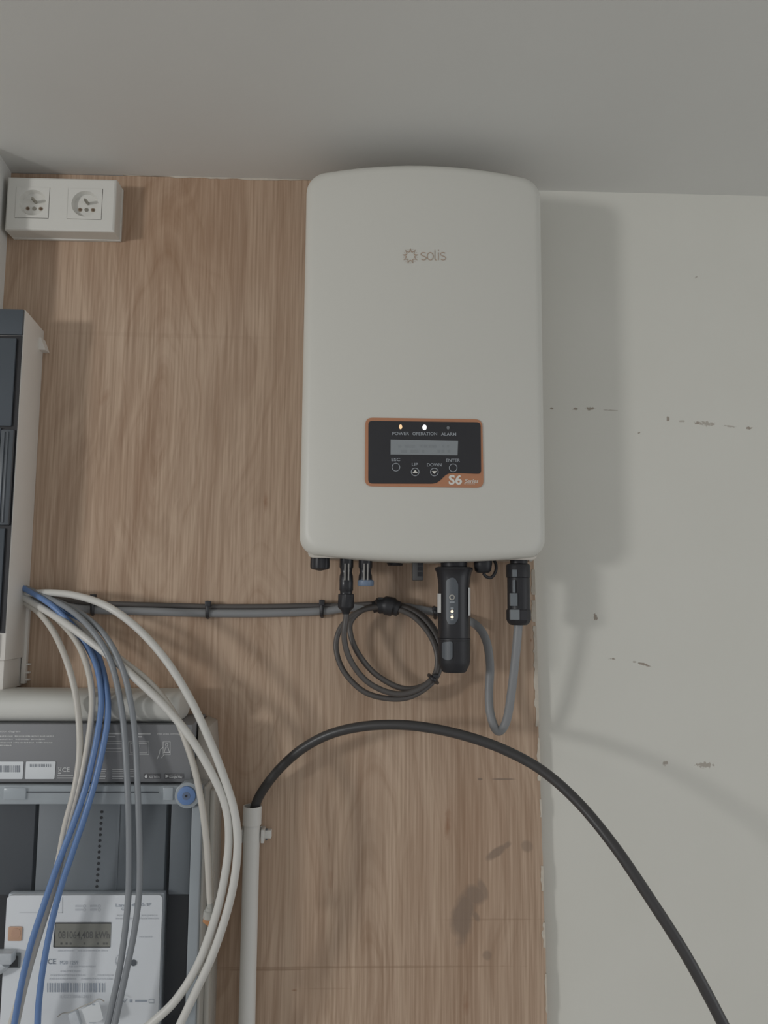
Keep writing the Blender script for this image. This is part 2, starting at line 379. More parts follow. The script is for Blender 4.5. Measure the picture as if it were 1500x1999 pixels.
# ------------------------------------------------------------------ inverter
DE, BU = 0.115, 0.023
aL = P(592, 720, 0.100); aR = P(1058.5, 720, 0.100)
XC, HW = (aL.x+aR.x)/2, (aR.x-aL.x)/2
def front(x): return DE + BU*(1-((x-XC)/HW)**2)
ZT = P(640, 336, DE-0.004).z - 0.004
ZB = P(640, 1080, DE).z
inv = thing('solar_inverter', (XC, -TPLY, ZB), 'large white solar inverter with orange-framed display, hung high on the wall', 'inverter')
def cover_outline(n=14, R=0.026):
    o = []
    def zb(x): return ZB-0.011*(1-((x-XC)/HW)**2)
    def ztp(x): return ZT+0.007*(1-((x-XC)/HW)**2)
    x0, x1 = XC-HW, XC+HW
    for i in range(13): o.append((x0+R+(x1-x0-2*R)*i/12, ztp(x0+R+(x1-x0-2*R)*i/12)))
    for j in range(1, 9): a = math.pi/2*(1-j/8); o.append((x1-R+R*math.cos(a), ztp(x1-R)-R+R*math.sin(a)))
    for i in range(1, 20): o.append((x1, ztp(x1-R)-R+(zb(x1-R)+R-ztp(x1-R)+R)*i/20))
    for j in range(0, 9): a = -math.pi/2*j/8; o.append((x1-R+R*math.cos(a), zb(x1-R)+R+R*math.sin(a)))
    for i in range(1, 13): x = x1-R-(x1-x0-2*R)*i/12; o.append((x, zb(x)))
    for j in range(1, 9): a = -math.pi/2-math.pi/2*j/8; o.append((x0+R+R*math.cos(a), zb(x0+R)+R+R*math.sin(a)))
    for i in range(1, 20): o.append((x0, zb(x0+R)+R+(ztp(x0+R)-R-zb(x0+R)-R)*i/20))
    for j in range(0, 8): a = math.pi-math.pi/2*j/8; o.append((x0+R+R*math.cos(a), ztp(x0+R)-R+R*math.sin(a)))
    return o
O = cover_outline(); nO = len(O); CZ = (ZT+ZB)/2; FR = 0.013
V, Fs = [], []
def ringat(ins, back, depth=None):
    hz = (ZT-ZB)/2
    for (x, z) in O:
        xx = XC+(x-XC)*(1-ins/HW); z2 = CZ+(z-CZ)*(1-ins/hz)
        V.append((xx, -(depth if depth is not None else front(xx)-back), z2))
ringat(0.0008, 0, 0.052); ringat(0, FR)
for j in range(1, 7):
    a = math.pi/2*j/6; ringat(FR*(1-math.cos(a)), FR*(1-math.sin(a)))
for f in (.15, .3, .45, .6, .75, .9, .97): ringat(FR+(HW-FR)*f, 0)
nr = len(V)//nO
for i in range(nr-1):
    for j in range(nO): Fs.append((i*nO+j, i*nO+(j+1) % nO, (i+1)*nO+(j+1) % nO, (i+1)*nO+j))
Fs += [tuple((nr-1)*nO+j for j in range(nO)), tuple(range(nO-1, -1, -1))]
obj('front_cover', (V, Fs), whitec, inv, smooth=True, angle=50)
zbody = P(600, 1090, 0.06).z
hb = HW-0.008
obj('housing', prism(rounded([(XC-hb, ZT-0.008), (XC+hb, ZT-0.008), (XC+hb, zbody), (XC-hb, zbody)], 0.012), 0.0515, TPLY+0.012), lgrey, inv, smooth=True)
obj('wall_bracket', box(XC-0.10, XC+0.10, TPLY+.0002, TPLY+0.012, ZT-0.16, ZT-0.04), lgrey, inv, bevel=0.002)
obj('bottom_plate', prism(rounded([(XC-hb+.004, zbody+.03), (XC+hb-.004, zbody+.03), (XC+hb-.004, zbody-.001), (XC-hb+.004, zbody-.001)], 0.008), 0.108, 0.051), lgrey, inv, smooth=True)
def S(px, py, off=0.0):
    dd = 0.13
    for _ in range(7): dd = front(P(px, py, dd).x)+off
    return P(px, py, dd)
pm = lambda u, v, lift=0: S(690+u*280/1500, 790+v*280/1500, 0.0002+lift)      # the display panel
cuts = [200+i*100 for i in range(12)]
pan = obj('display_bezel', flat(rounded([(125, 134), (1350, 152), (1364, 870), (120, 853)], 80), pm, cuts, 0.0012), orange, inv)
blk = rounded([(158, 168), (1332, 184), (1337, 724), (985, 712), (905, 800), (845, 826), (157, 824)], [42, 42, 38, 60, 50, 40, 42])
obj('display_face', flat(blk, lambda u, v, l=0: pm(u, v, 0.0010+l), cuts, 0.0008), dpanel, pan)
L1 = 0.0021
obj('screen', flat([(391, 363), (1097, 378), (1091, 528), (390, 520)], lambda u, v, l=0: pm(u, v, 0.0017+l), cuts, 0.0004), mat('lcd_grey', A(100, 104, 106), 0.3, var=0.03), pan)
rows = []
for (y, segs) in ((437, ((470, 500), (540, 640), (700, 720), (740, 770), (790, 830), (840, 870), (930, 950), (980, 1000))), (490, ((500, 560), (600, 680), (720, 740), (880, 905), (925, 950), (985, 1010)))):
    for a, b_ in segs: rows.append(flat(rectp(a, y-14, b_, y+14), pm, (), 0)); 
rows = [([Vector(v)+Vector((0, -0.0023, 0)) for v in g[0]], g[1]) for g in rows]
obj('screen_text', merge(*rows), mat('lcd_faint', A(95, 99, 101), 0.4, var=0.0), pan)
for s, x, y, w_ in (('POWER', 497, 301, 176), ('OPERATION', 748, 303, 258), ('ALARM', 997, 308, 158), ('ESC', 445, 574, 90), ('UP', 645, 625, 66), ('DOWN', 848, 628, 152), ('ENTER', 1044, 582, 146)):
    obj('lettering', text(s, x, y, 32, pm, w_, L1, bold=0.012), pgrey, pan)
for x, y in ((446, 653), (647, 703), (848, 704), (1045, 660)):
    obj('button_ring', ring2(x, y, 37, 44, pm, L1), pgrey, pan)
obj('arrow_mark', flat([(647, 682), (674, 712), (620, 712)], pm, (), 0.0021), pwhite, pan)
obj('arrow_mark', flat([(821, 694), (875, 694), (848, 724)], pm, (), 0.0021), pwhite, pan)
def led(x, y, rx, ry, m):
    n = 16; obj('indicator_light', flat([(x+rx*math.cos(2*math.pi*j/n), y+ry*math.sin(2*math.pi*j/n)) for j in range(n)], lambda u, v, l=0: pm(u, v, 0.0016+l), (), 0.0009), m, pan)
led(495, 232, 17, 25, mat('led_amber', A(200, 150, 110), 0.3, var=0, emit=(1.0, 0.62, 0.38, 1), es=0.5))
led(745, 238, 23, 29, mat('led_white', A(200, 200, 200), 0.3, var=0, emit=(0.95, 0.97, 1, 1), es=0.8))
led(992, 242, 16, 18, mat('led_off', A(84, 86, 88), 0.3, var=0))
obj('lettering', text('S6', 1068, 784, 94, pm, 140, 0.0014, bold=0.03), pwhite, pan)
obj('lettering', text('Series', 1236, 797, 40, pm, 138, 0.0014, italic=0.18, bold=0.012), pwhite, pan)
obj('lettering', text('5G Connectivity', 1216, 826, 11, pm, 115, 0.0014), pwhite, pan)
# maker's mark: eleven-point sun and thin lowercase word
logom = mat('logo_print', A(124, 108, 94), 0.5, var=0.02)
lm = lambda u, v, lift=0: S(750+u*160/1500, 460+v*160/1500, 0.0004+lift)
sun = []
for i in range(9):
    a = 2*math.pi*i/9-math.pi/2; b_ = a+math.pi/9
    sun.append((483+142*math.cos(a), 372+138*math.sin(a)))
    for t in (-.11, 0, .11): sun.append((483+(80-abs(t)*20)*math.cos(b_+t), 372+(78-abs(t)*20)*math.sin(b_+t)))
obj('sun_mark', stroke(sun, 16, lm, closed=True), logom, inv)
for i in range(9):
    a = 2*math.pi*(i+.5)/9-math.pi/2; obj('sun_mark', flat([(483+128*math.cos(a)+9*math.cos(k*math.pi/3), 372+126*math.sin(a)+9*math.sin(k*math.pi/3)) for k in range(6)], lm), mat('logo_print_pale', A(140, 133, 125), 0.5, var=0), inv)
def arcp(cx, cy, rx, ry, a0, a1, n=12): return [(cx+rx*math.cos(math.radians(a0+(a1-a0)*i/n)), cy+ry*math.sin(math.radians(a0+(a1-a0)*i/n))) for i in range(n+1)]
def ess(x): return arcp(x+55, 340, 48, 33, -35, -180, 8)+[(x+14, 352)]+[(x+55, 373)]+arcp(x+57, 409, 47, 34, -60, 150, 12)
g = [stroke(ess(668), 14, lm), stroke(arcp(848, 376, 55, 68, 0, 345, 24), 14, lm, closed=True), stroke([(933, 262), (933, 425), (940, 440), (968, 446)], 14, lm), stroke([(997, 306), (997, 446)], 14, lm), stroke(ess(1025), 14, lm), stroke([(990, 270), (1006, 270)], 18, lm)]
obj('lettering', merge(*g), logom, inv)

# sockets and caps under the inverter
zu = 1076
knob = obj('dc_switch_knob', lathe(625.5, 0.088, [(zu, 14), (1087, 14), (1088, 18.5), (1105, 19), (1110, 18), (1112, 12), (1114, 3)], 36, 1, -.05), black, inv, smooth=True)
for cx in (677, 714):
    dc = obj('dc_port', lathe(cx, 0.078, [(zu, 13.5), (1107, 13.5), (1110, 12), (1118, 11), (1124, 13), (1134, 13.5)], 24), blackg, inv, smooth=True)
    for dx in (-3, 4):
        c = P(cx+dx, 1116, 0.078); obj('port_highlight', box(c.x-.0009, c.x+.0009, 0.078+.0085, 0.078+.0112, c.z-.012, c.z+.011), mat('port_highlight_grey', A(110, 108, 104), 0.3), dc)  # pale grey strips stand in for the highlights on the port
bluem = mat('blue_plastic', A(88, 110, 138), 0.45, var=0.05)
obj('port_cap', lathe(714.5, 0.078, [(1132, 14), (1134, 15.8), (1142, 15.8), (1144, 14.5), (1143.5, 11), (1139, 10.5)], 28), mat('slate_blue_cap', A(80, 92, 108), 0.45), inv, smooth=True)
obj('com_port', lathe(772, 0.045, [(zu, 17), (1098, 17), (1104, 14)], 20), black, inv, smooth=True)
t = obj('terminal_block', pbox(806, 1078, 827, 1133, 0.085, 0.070), mat('mid_grey_plastic', A(54, 54, 54), 0.5), inv, bevel=0.0015)
for yy in (1100, 1110, 1121): obj('slot', pbox(816, yy-4, 825, yy+4, 0.0862, 0.0845), black, t)
cp = obj('port_cover', lathe(943, 0.092, [(zu, 17), (1100, 18), (1114, 16), (1118, 12), (1119, 4)], 24), black, inv, smooth=True)
obj('cover_strap', ptube([(960, 1088, .085), (968, 1100, .088), (968, 1115, .09), (960, 1127, .092), (950, 1126, .094), (944, 1119, .095)], 0.0022, 8), black, cp, smooth=True)
obj('port_collar', lathe(886.5, 0.092, [(zu, 26), (1100, 26), (1109, 25)], 24), black, inv, smooth=True)
obj('port_collar', lathe(1013, 0.085, [(zu, 17), (1102, 17)], 24), black, inv, smooth=True)
obj('hex_bolt', disc(P(1037, 1091, 0.07), 0.004, 0.012, 6), chrome, inv)

# data logger stick
DL = 0.092; lc = P(886.5, 1312, DL)
lg = thing('data_logger_stick', lc, 'black data logger stick with two glowing lights, plugged under the inverter', 'data logger')
obj('body', lathe(886.5, DL, [(1106.5, 30), (1108, 36), (1112, 37), (1118, 34), (1128, 32), (1142, 30.5), (1180, 30.5), (1243, 31), (1245, 30.5)], 36), blackg, lg, smooth=True)
ptsf = []
cap = lathe(887, DL, [(1245, 30), (1246, 31.5), (1249, 31.5), (1250, 30.5), (1290, 30.5), (1298, 29), (1306, 25), (1309, 24), (1312, 21)], 56, 1, -0.025)
obj('end_cap', cap, black, lg, smooth=True)
zr0 = PXM(DL)*30.5
def lgm(px, py, lift=0):
    """wrap onto the round front of the stick"""
    dd = DL+zr0
    for _ in range(6):
        p = P(px, py, dd); dx = p.x-lc.x; dd = DL+math.sqrt(max(1e-9, zr0*zr0-dx*dx))+0.0005+lift
    return P(px, py, dd)
fp = obj('front_label', flat(rounded([(871, 1133), (882, 1127), (889, 1129), (895, 1140), (895, 1208), (888, 1219), (876, 1219), (871, 1208)], 4), lambda u, v, l=0: lgm(u, v, l), [873, 876, 879, 882, 885, 888, 891], 0.0006), mat('label_charcoal', A(58, 62, 66), 0.45), lg)
obj('button', ring2(883, 1166, 3.3, 5.6, lambda u, v, l=0: lgm(u, v, l), 0.0012), chrome, fp)
for y, w_ in ((1175.5, 5), (1187, 3), (1199, 3), (1210, 3)): obj('icon_print', flat(rectp(883-w_, y-1, 883+w_, y+1), lambda u, v, l=0: lgm(u, v, 0.0009+l)), pgrey, fp)
for y in (1193.5, 1204.5): obj('indicator_light', flat([(883+3*math.cos(k*math.pi/5), y+3*math.sin(k*math.pi/5)) for k in range(10)], lambda u, v, l=0: lgm(u, v, 0.0009+l)), mat('led_warm', A(220, 190, 160), 0.3, var=0, emit=(1, .72, .5, 1), es=0.8), fp)
obj('grip_pad', flat(rounded([(863, 1254), (884, 1252), (884, 1286), (874, 1290), (863, 1284)], 5), lambda u, v, l=0: lgm(u, v, l), [866, 869, 872, 875, 878, 881], 0.0008), mat('label_charcoal', A(58, 62, 66)), lg)
def sidelabel(sgn, y0, y1):
    V, Fs = [], []; m = 7
    for i in range(m):
        a = math.radians(2+i*6) if sgn > 0 else math.radians(180-4-i*5)
        for y in (y0, y1): V.append((lc.x+math.cos(a)*(zr0+.0012), -DL-math.sin(a)*(zr0+.0012), P(886, y, DL).z))
    for i in range(m-1): Fs.append((2*i, 2*i+1, 2*i+3, 2*i+2))
    return V, Fs
stick = mat('sticker_white', A(150, 150, 148), 0.5, var=0.12, scale=200)
obj('side_sticker', sidelabel(1, 1147, 1201), stick, lg); obj('side_sticker', sidelabel(-1, 1159, 1196), stick, lg)

# ------------------------------------------------------------------ cables
cgrey = mat('grey_cable', A(96, 97, 98), 0.45, var=0.03)
cblack = mat('black_cable', A(42, 41, 41), 0.38, var=0.08)
ccoil = mat('solar_cable', A(60, 57, 55), 0.42, var=0.08)
cwhite = mat('white_cable', A(146, 145, 141), 0.4, var=0.02)
cwarm = mat('ivory_cable', A(138, 135, 129), 0.4, var=0.02)
cblue = mat('blue_cable', A(70, 92, 126), 0.4, var=0.04)
cg2 = mat('slate_grey_cable', A(94, 97, 100), 0.42, var=0.03)

ac = thing('ac_cable', P(975, 1427, 0.05), 'grey mains cable looping down to the chunky black plug at the inverter\'s right', 'cable')
q = TPLY+0.0062
obj('sheath', ptube([(0, 1168, q), (40, 1172, q), (100, 1180, q), (180, 1190, q), (300, 1194, q), (405, 1197, q), (520, 1197, q), (628, 1193, q), (680, 1187, q+.003), (760, 1182, q+.003), (840, 1193, q+.004), (900, 1206, q+.008), (932, 1222, .035), (950, 1252, .042), (957, 1300, .05), (955, 1350, .055), (957, 1390, .06), (967, 1422, .064), (978, 1426, .066), (990, 1404, .07), (999, 1350, .076), (1007, 1280, .082), (1012, 1225, .085), (1013, 1205, .085)], 0.0060, 14), cgrey, ac, smooth=True)
obj('locking_ring', lathe(1012, .085, [(1100, 17), (1102, 22), (1104, 23), (1127, 23.2), (1128, 22)], 28), black, ac, smooth=True)
bd = obj('plug_body', lathe(1012.5, .085, [(1127, 21.5), (1130, 22), (1160, 22), (1191, 22)], 20), black, ac, smooth=True)
obj('gland_nut', lathe(1013, .085, [(1189, 22), (1191, 24), (1210, 24), (1216, 21), (1220, 16)], 12), black, ac, smooth=True, angle=20)
zc_ = PXM(.085)*22
def acf(py0, py1, x0, x1, m, nm): obj(nm, pbox(x0, py0, x1, py1, .085+zc_+.0012, .085+zc_*.6), m, ac, bevel=0.0006)
gl = mat('moulded_grey', A(78, 82, 85), 0.4)
acf(1158, 1183, 997, 1011, gl, 'latch'); acf(1190, 1210, 997, 1015, mat('moulded_grey_light', A(88, 92, 94), 0.4), 'latch'); acf(1112, 1126, 1001, 1010, gl, 'grip_rib'); acf(1132, 1157, 1002, 1007, gl, 'grip_rib')

dcx = thing('dc_cable', P(757, 1365, TPLY), 'dark solar cable wound into a coil below the inverter', 'cable')
def cc(x, y, dd): return (560+x*.36, 1040+y*.36, dd)
b0 = TPLY+0.0045
path = [(0, 1156, b0+.001), (60, 1162, b0+.001), (110, 1170, b0+.001), (180, 1177, b0+.001), (300, 1181, b0), (405, 1184, b0), (520, 1184, b0), (628, 1182, b0)]
path += [cc(350, 392, b0+.004), cc(520, 384, .032), cc(640, 400, .035), cc(740, 450, .038), cc(812, 540, .042), cc(842, 650, .046), cc(828, 745, .05), cc(740, 830, .054), cc(620, 842, .055), cc(480, 765, .056), cc(385, 650, .058), cc(345, 545, .056), cc(352, 475, .052), cc(420, 415, .046), cc(520, 392, .042), cc(650, 412, .044), cc(755, 480, .048), cc(826, 600, .052), cc(834, 720, .055), cc(790, 812, .058), cc(680, 886, .060), cc(560, 900, .060), cc(420, 862, .060), cc(312, 755, .058), cc(268, 630, .056), cc(290, 520, .053), cc(370, 440, .050), cc(470, 405, .048), cc(570, 408, .048), cc(680, 450, .050), cc(770, 545, .053), cc(815, 660, .056), cc(800, 775, .060), cc(700, 855, .064), cc(580, 872, .066), cc(440, 810, .068), cc(345, 690, .070), cc(312, 570, .074), cc(322, 460, .077), cc(322, 400, .078)]
obj('sheath', ptube(path, 0.0040, 10, 7), ccoil, dcx, smooth=True)
obj('plug', lathe(676.5, .078, [(1130, 12.5), (1134, 13.5), (1152, 13.5), (1154, 12), (1159, 12), (1160, 13)], 20), blackg, dcx, smooth=True)
obj('plug_nut', lathe(676, .078, [(1159, 13), (1160.5, 15.3), (1184, 15.6), (1187, 14.5), (1192, 9), (1199, 6.5)], 24, 1, -.06), black, dcx, smooth=True)
tie = mat('black_tie', A(30, 30, 32), 0.45, var=0.05)
def wrap(a, b, r, n=10): return sweep([Vector(P(*a)), Vector(P(*b))], r, n)
tp = thing('cable_tape', P(745, 1200, TPLY), 'black tape wrap bunching the top of the cable coil', 'tape')
obj('wrap', sweep(catmull([P(728, 1185, .040), P(745, 1182, .041), P(764, 1184, .042), P(782, 1190, .043)], 5), [.0085]*3+[.0115]*4+[.0135]*5+[.011]*3+[.007], 12), tie, tp, smooth=True)
obj('tie_head', pbox(738, 1166, 749, 1178, .048, .040), tie, tp, bevel=.001)
def ctie(pts, head, label):
    t = thing('cable_tie', P(*pts[len(pts)//2]), label, 'cable tie', 'black cable ties on the wiring')
    a = [Vector(P(*p)) for p in pts]
    pa = catmull(a, 5); V, Fs = [], []
    obj('strap', sweep(pa, 0.0028, 8), tie, t, smooth=True)
    obj('tie_head', pbox(*head), tie, t, bevel=.0008)
def tieat(x, y0, y1, label): ctie([(x, y0, q-.005), (x, y0+3, q+.006), (x, (y0+y1)/2, q+.0085), (x, y1-3, q+.006), (x+1, y1, q-.005)], (x-5, y0-8 if x < 300 else y0-3, x+6, y0+4 if x < 300 else y0+8, q+.0105, q+.003), label)
tieat(180, 1168, 1199, 'leftmost black cable tie on the horizontal cable run, with its tail sticking up')
tieat(405, 1176, 1205, 'black cable tie in the middle of the horizontal cable run')
tieat(628, 1174, 1203, 'black cable tie on the horizontal run just left of the inverter plugs')
ctie([(848, 1186, .02), (849, 1190, .034), (850, 1198, .036), (850, 1206, .02)], (845, 1185, 855, 1194, .038, .03), 'black cable tie on the grey cable just behind the data logger')
ctie([(838, 1318, .05), (842, 1322, .068), (849, 1328, .07), (854, 1333, .05)], (846, 1316, 857, 1324, .072, .064), 'black cable tie at the lower right of the coiled cable')

bk = thing('black_power_cable', P(499, 1575, .03), 'thick black cable arching from the grey conduit across to the lower right', 'cable')
obj('sheath', ptube([(488, 1625, .030), (497, 1578, .030), (512, 1545, .036), (545, 1502, .05), (590, 1462, .065), (645, 1433, .08), (710, 1418, .093), (780, 1415, .105), (850, 1423, .115), (920, 1440, .125), (990, 1466, .135), (1060, 1505, .15), (1130, 1567, .172), (1200, 1652, .20), (1270, 1755, .222), (1340, 1865, .24), (1410, 1995, .255), (1460, 2100, .265)], 0.0066, 16), cblack, bk, smooth=True)

# conduit
pipem = mat('grey_pvc', A(156, 155, 151), 0.5, var=0.02)
dP = TPLY+0.0165
cdt = thing('conduit_pipe', P(480, 2080, TPLY), 'light grey plastic conduit standing on the board with a black cable coming out', 'pipe')
n = 24
def tubewall(cx, y0, y1, hw, d_):
    s = PXM(d_); c = P(cx, y0, d_); z1 = P(cx, y1, d_).z; V = []
    for r, z in ((hw*s, z1), (hw*s, c.z), ((hw-2.5)*s, c.z), ((hw-2.5)*s, c.z-.03)):
        for j in range(n): a = 2*math.pi*j/n; V.append((c.x+r*math.cos(a), -d_-r*math.sin(a), z))
    return V, [(i*n+j, i*n+(j+1) % n, (i+1)*n+(j+1) % n, (i+1)*n+j) for i in range(3) for j in range(n)]
obj('coupling', tubewall(493, 1573, 1609, 17.4, dP), pipem, cdt, smooth=True)
obj('tube', tubewall(492, 1606, 2330, 15.2, dP), pipem, cdt, smooth=True)
cl = P(492, 1632, dP)
cq = 0.0135
V = []
clip = thing('pipe_clip', P(492, 1645, TPLY), 'small grey saddle clip holding the conduit to the plywood', 'clip')
s_ = PXM(dP)
obj('saddle', box(cl.x-.0165, cl.x+.0165, TPLY, TPLY+.003, cl.z-.009, cl.z+.009), pipem, clip, bevel=.0008)
for sg in (-1, 1):
    obj('clip_arm', box(cl.x+sg*.0149-.0022, cl.x+sg*.0149+.0022, TPLY+.002, TPLY+.020, cl.z-.009, cl.z+.009), pipem, clip, bevel=.0008)
e = obj('clip_latch', box(cl.x+.0165, cl.x+.026, TPLY, TPLY+.010, cl.z-.0055, cl.z+.0055), pipem, clip, bevel=.0008)
for sg in (-1, 1): obj('latch_hole', disc((cl.x+.0195, -TPLY-.0103, cl.z+sg*.0068), .0013, .002, 10), dark, clip)

# ------------------------------------------------------------------ double socket box
sk = thing('double_socket', P(120, 478, TPLY), 'white surface-mounted double wall socket in the top left corner', 'socket')
DS = 0.048
def sm(u, v, lift=0): return P(u*.215, 270+v*.215, DS+lift)
x0, x1 = P(11, 400, DS).x, P(225.5, 400, DS).x; zt = P(120, 347, DS).z; zb_ = P(120, 450, DS).z
zt = min(zt, ZC-0.0025)
i1 = [sm(150, 444).x, sm(456, 444).x]; i2 = [sm(622, 444).x, sm(936, 444).x]
zi1 = (sm(300, 443).z, sm(300, 723).z); zi2 = (sm(780, 457).z, sm(780, 740).z)
zi = ((zi1[0]+zi2[0])/2, (zi1[1]+zi2[1])/2)
xs = [x0+.003, i1[0], i1[1], i2[0], i2[1], x1-.003]; zs = [zb_+.003, zi[1], zi[0], zt-.003]
V, Fs = [], []
for z in zs:
    for x in xs: V.append((x, -DS, z))
for r in range(3):
    for c in range(5):
        if r == 1 and c in (1, 3): continue
        Fs.append((r*6+c, r*6+c+1, (r+1)*6+c+1, (r+1)*6+c))
ins = [(xs[0], zs[0]), (xs[5], zs[0]), (xs[5], zs[3]), (xs[0], zs[3])]; out = [(x0, zb_), (x1, zb_), (x1, zt), (x0, zt)]
n0 = len(V)
V += [(x, -DS, z) for x, z in ins]+[(x, -DS+.0012, z) for x, z in [(x0+.0008, zb_+.0008), (x1-.0008, zb_+.0008), (x1-.0008, zt-.0008), (x0+.0008, zt-.0008)]]+[(x, -DS+.003, z) for x, z in out]+[(x, -TPLY-.006, z) for x, z in out]
for l in range(3):
    for i in range(4): Fs.append((n0+l*4+i, n0+l*4+(i+1) % 4, n0+(l+1)*4+(i+1) % 4, n0+(l+1)*4+i))
obj('housing', (V, Fs), white, sk)
obj('base_plate', box(x0+.0005, x1+.0008, TPLY, TPLY+.0062, zb_-.0012, zt), white, sk, bevel=.0008)
def insert(ix, hc, pin, holes):
    N = 40; R = (sm(125, 0).x-sm(0, 0).x)*.98; cx = (ix[0]+ix[1])/2+.0004; cz = (zi[0]+zi[1])/2; g = .0005
    hx = (ix[1]-ix[0])/2-g; hz = (zi[0]-zi[1])/2-g; hx0 = (ix[0]+ix[1])/2
    V, Fs = [], []
    for j in range(N):
        a = 2*math.pi*j/N; c, s = math.cos(a), math.sin(a); k = 1/max(abs(c), abs(s))
        V.append((hx0+hx*c*k, -DS+.0035, cz+hz*s*k))
    for j in range(N):
        a = 2*math.pi*j/N; c, s = math.cos(a), math.sin(a); k = 1/max(abs(c), abs(s)); V.append((hx0+hx*c*k, -DS-.0008, cz+hz*s*k))
    for rr, dd in ((R, DS+.0008), (R*.985, DS-.0005), (R*.9, DS-.006)):
        for j in range(N): a = 2*math.pi*j/N; V.append((cx+rr*math.cos(a), -dd, cz+rr*math.sin(a)))
    for l in range(4):
        for j in range(N): Fs.append((l*N+j, l*N+(j+1) % N, (l+1)*N+(j+1) % N, (l+1)*N+j))
    Fs.append(tuple(4*N+j for j in range(N)))
    io = obj('socket_insert', (V, Fs), white, sk, smooth=True, angle=30)
    fl = DS-.006
    def fp_(dx, dz, dd=fl): return Vector((cx+dx, -dd, cz+dz))
    obj('earth_pin', sweep([fp_(.0019, .0035), fp_(.0019, .0035, fl+.011), fp_(.0019, .0035, fl+.0135)], [.0024, .0024, .0014], 12), chrome, io, smooth=True)
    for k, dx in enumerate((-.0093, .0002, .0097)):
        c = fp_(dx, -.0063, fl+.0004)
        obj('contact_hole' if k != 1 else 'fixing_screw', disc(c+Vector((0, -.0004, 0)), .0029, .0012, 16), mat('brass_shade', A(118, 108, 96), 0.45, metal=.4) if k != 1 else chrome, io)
        if k != 1: obj('contact_shade_disc', disc(c+Vector((0.0003, -.0010, -.0002)), .0019, .0012, 14), mat('contact_shade_brown', A(72, 58, 46), 0.6), io)  # brown disc paints the shade inside the contact hole
        else: obj('screw_slot', box(c.x-.0022, c.x+.0022, fl+.0004, fl+.0007, c.z-.0004, c.z+.0004), dark, io)
insert(i1, None, None, None); insert(i2, None, None, None)

# ------------------------------------------------------------------ distribution board (left edge)
boxg = mat('warm_grey_plastic', A(160, 157, 152), 0.5, var=0.02)
smoke = mat('smoked_door', A(54, 59, 64), 0.35, var=0.04, scale=12)
DB = 0.082
xr = (P(50, 604, DB).x+P(30, 1004, DB).x+P(8, 1236, DB).x)/3
ztp = P(50, 604, DB).z; ztb = P(80, 646, TPLY+.002).z; zbt = P(10, 1290, DB).z; xl = xr-0.25
db = thing('distribution_board', (xr-.12, -TPLY, zbt), 'tall grey electrical distribution board with smoked doors at the left edge', 'distribution board')
V = [(xl, -TPLY, ztb), (xr, -TPLY, ztb), (xr, -DB, ztp), (xl, -DB, ztp), (xl, -TPLY, zbt), (xr, -TPLY, zbt), (xr, -DB, zbt), (xl, -DB, zbt)]
obj('body', (V, [(0, 1, 2, 3), (4, 7, 6, 5), (0, 4, 5, 1), (3, 2, 6, 7), (0, 3, 7, 4), (1, 5, 6, 2)]), boxg, db, bevel=.0015)
zl = lambda py: P(30, py, DB).z
s_ = PXM(DB)
obj('top_cap', box(xl, xr-.001, DB-.001, DB+.004, zl(655), ztp-.001), smoke, db, bevel=.001)
obj('door_recess', box(xl+.01, xr-.0015, DB-.001, DB+.0012, zl(1236), zl(656)), black, db)
for (a, b_) in ((662, 833), (1032, 1232)): obj('door', box(xl+.012, xr-.0085, DB+.001, DB+.0045, zl(b_), zl(a)), smoke, db, bevel=.0012)
hd = obj('door', box(xl+.012, xr-.022, DB+.001, DB+.0045, zl(1029), zl(837)), smoke, db, bevel=.001)
hh = obj('door_handle', box(xr-.021, xr-.003, DB+.001, DB+.007, zl(1026), zl(840)), mat('dark_smoke', A(56, 60, 64), 0.35), db, bevel=.002)
for dx in (.0045, .0095): obj('grip_rib', box(xr-.021+dx, xr-.021+dx+.002, DB+.006, DB+.0085, zl(1022), zl(845)), dark, hh, bevel=.0007)
obj('lower_trim', box(xl+.01, xr-.0085, DB-.001, DB+.0035, zl(1284), zl(1238)), smoke, db, bevel=.001)
# small lip at the back edge
pA = P(81, 660, TPLY+.012); z2 = P(90, 687, TPLY+.006).z
obj('edge_lip', prism([(xr-.002, pA.z), (xr+.002, pA.z), (xr+.0095, z2), (xr-.002, z2)], TPLY+.016, TPLY), boxg, db)
obj('back_flange', box(xr-.003, xr+.0035, TPLY, TPLY+.008, zl(1345), zl(1150)), boxg, db, bevel=.0008)
obj('cable_duct_cover', box(xl, xr-.004, TPLY, DB-.008, P(20, 1350, DB).z, zbt-.0005), boxg, db, bevel=.001)
for yy in (1296, 1312, 1326):
    pz = P(40, yy, TPLY).z; obj('hinge_pin', box(xr-.002, xr+.008, TPLY, TPLY+.006, pz-.0012, pz+.0012), boxg, db)

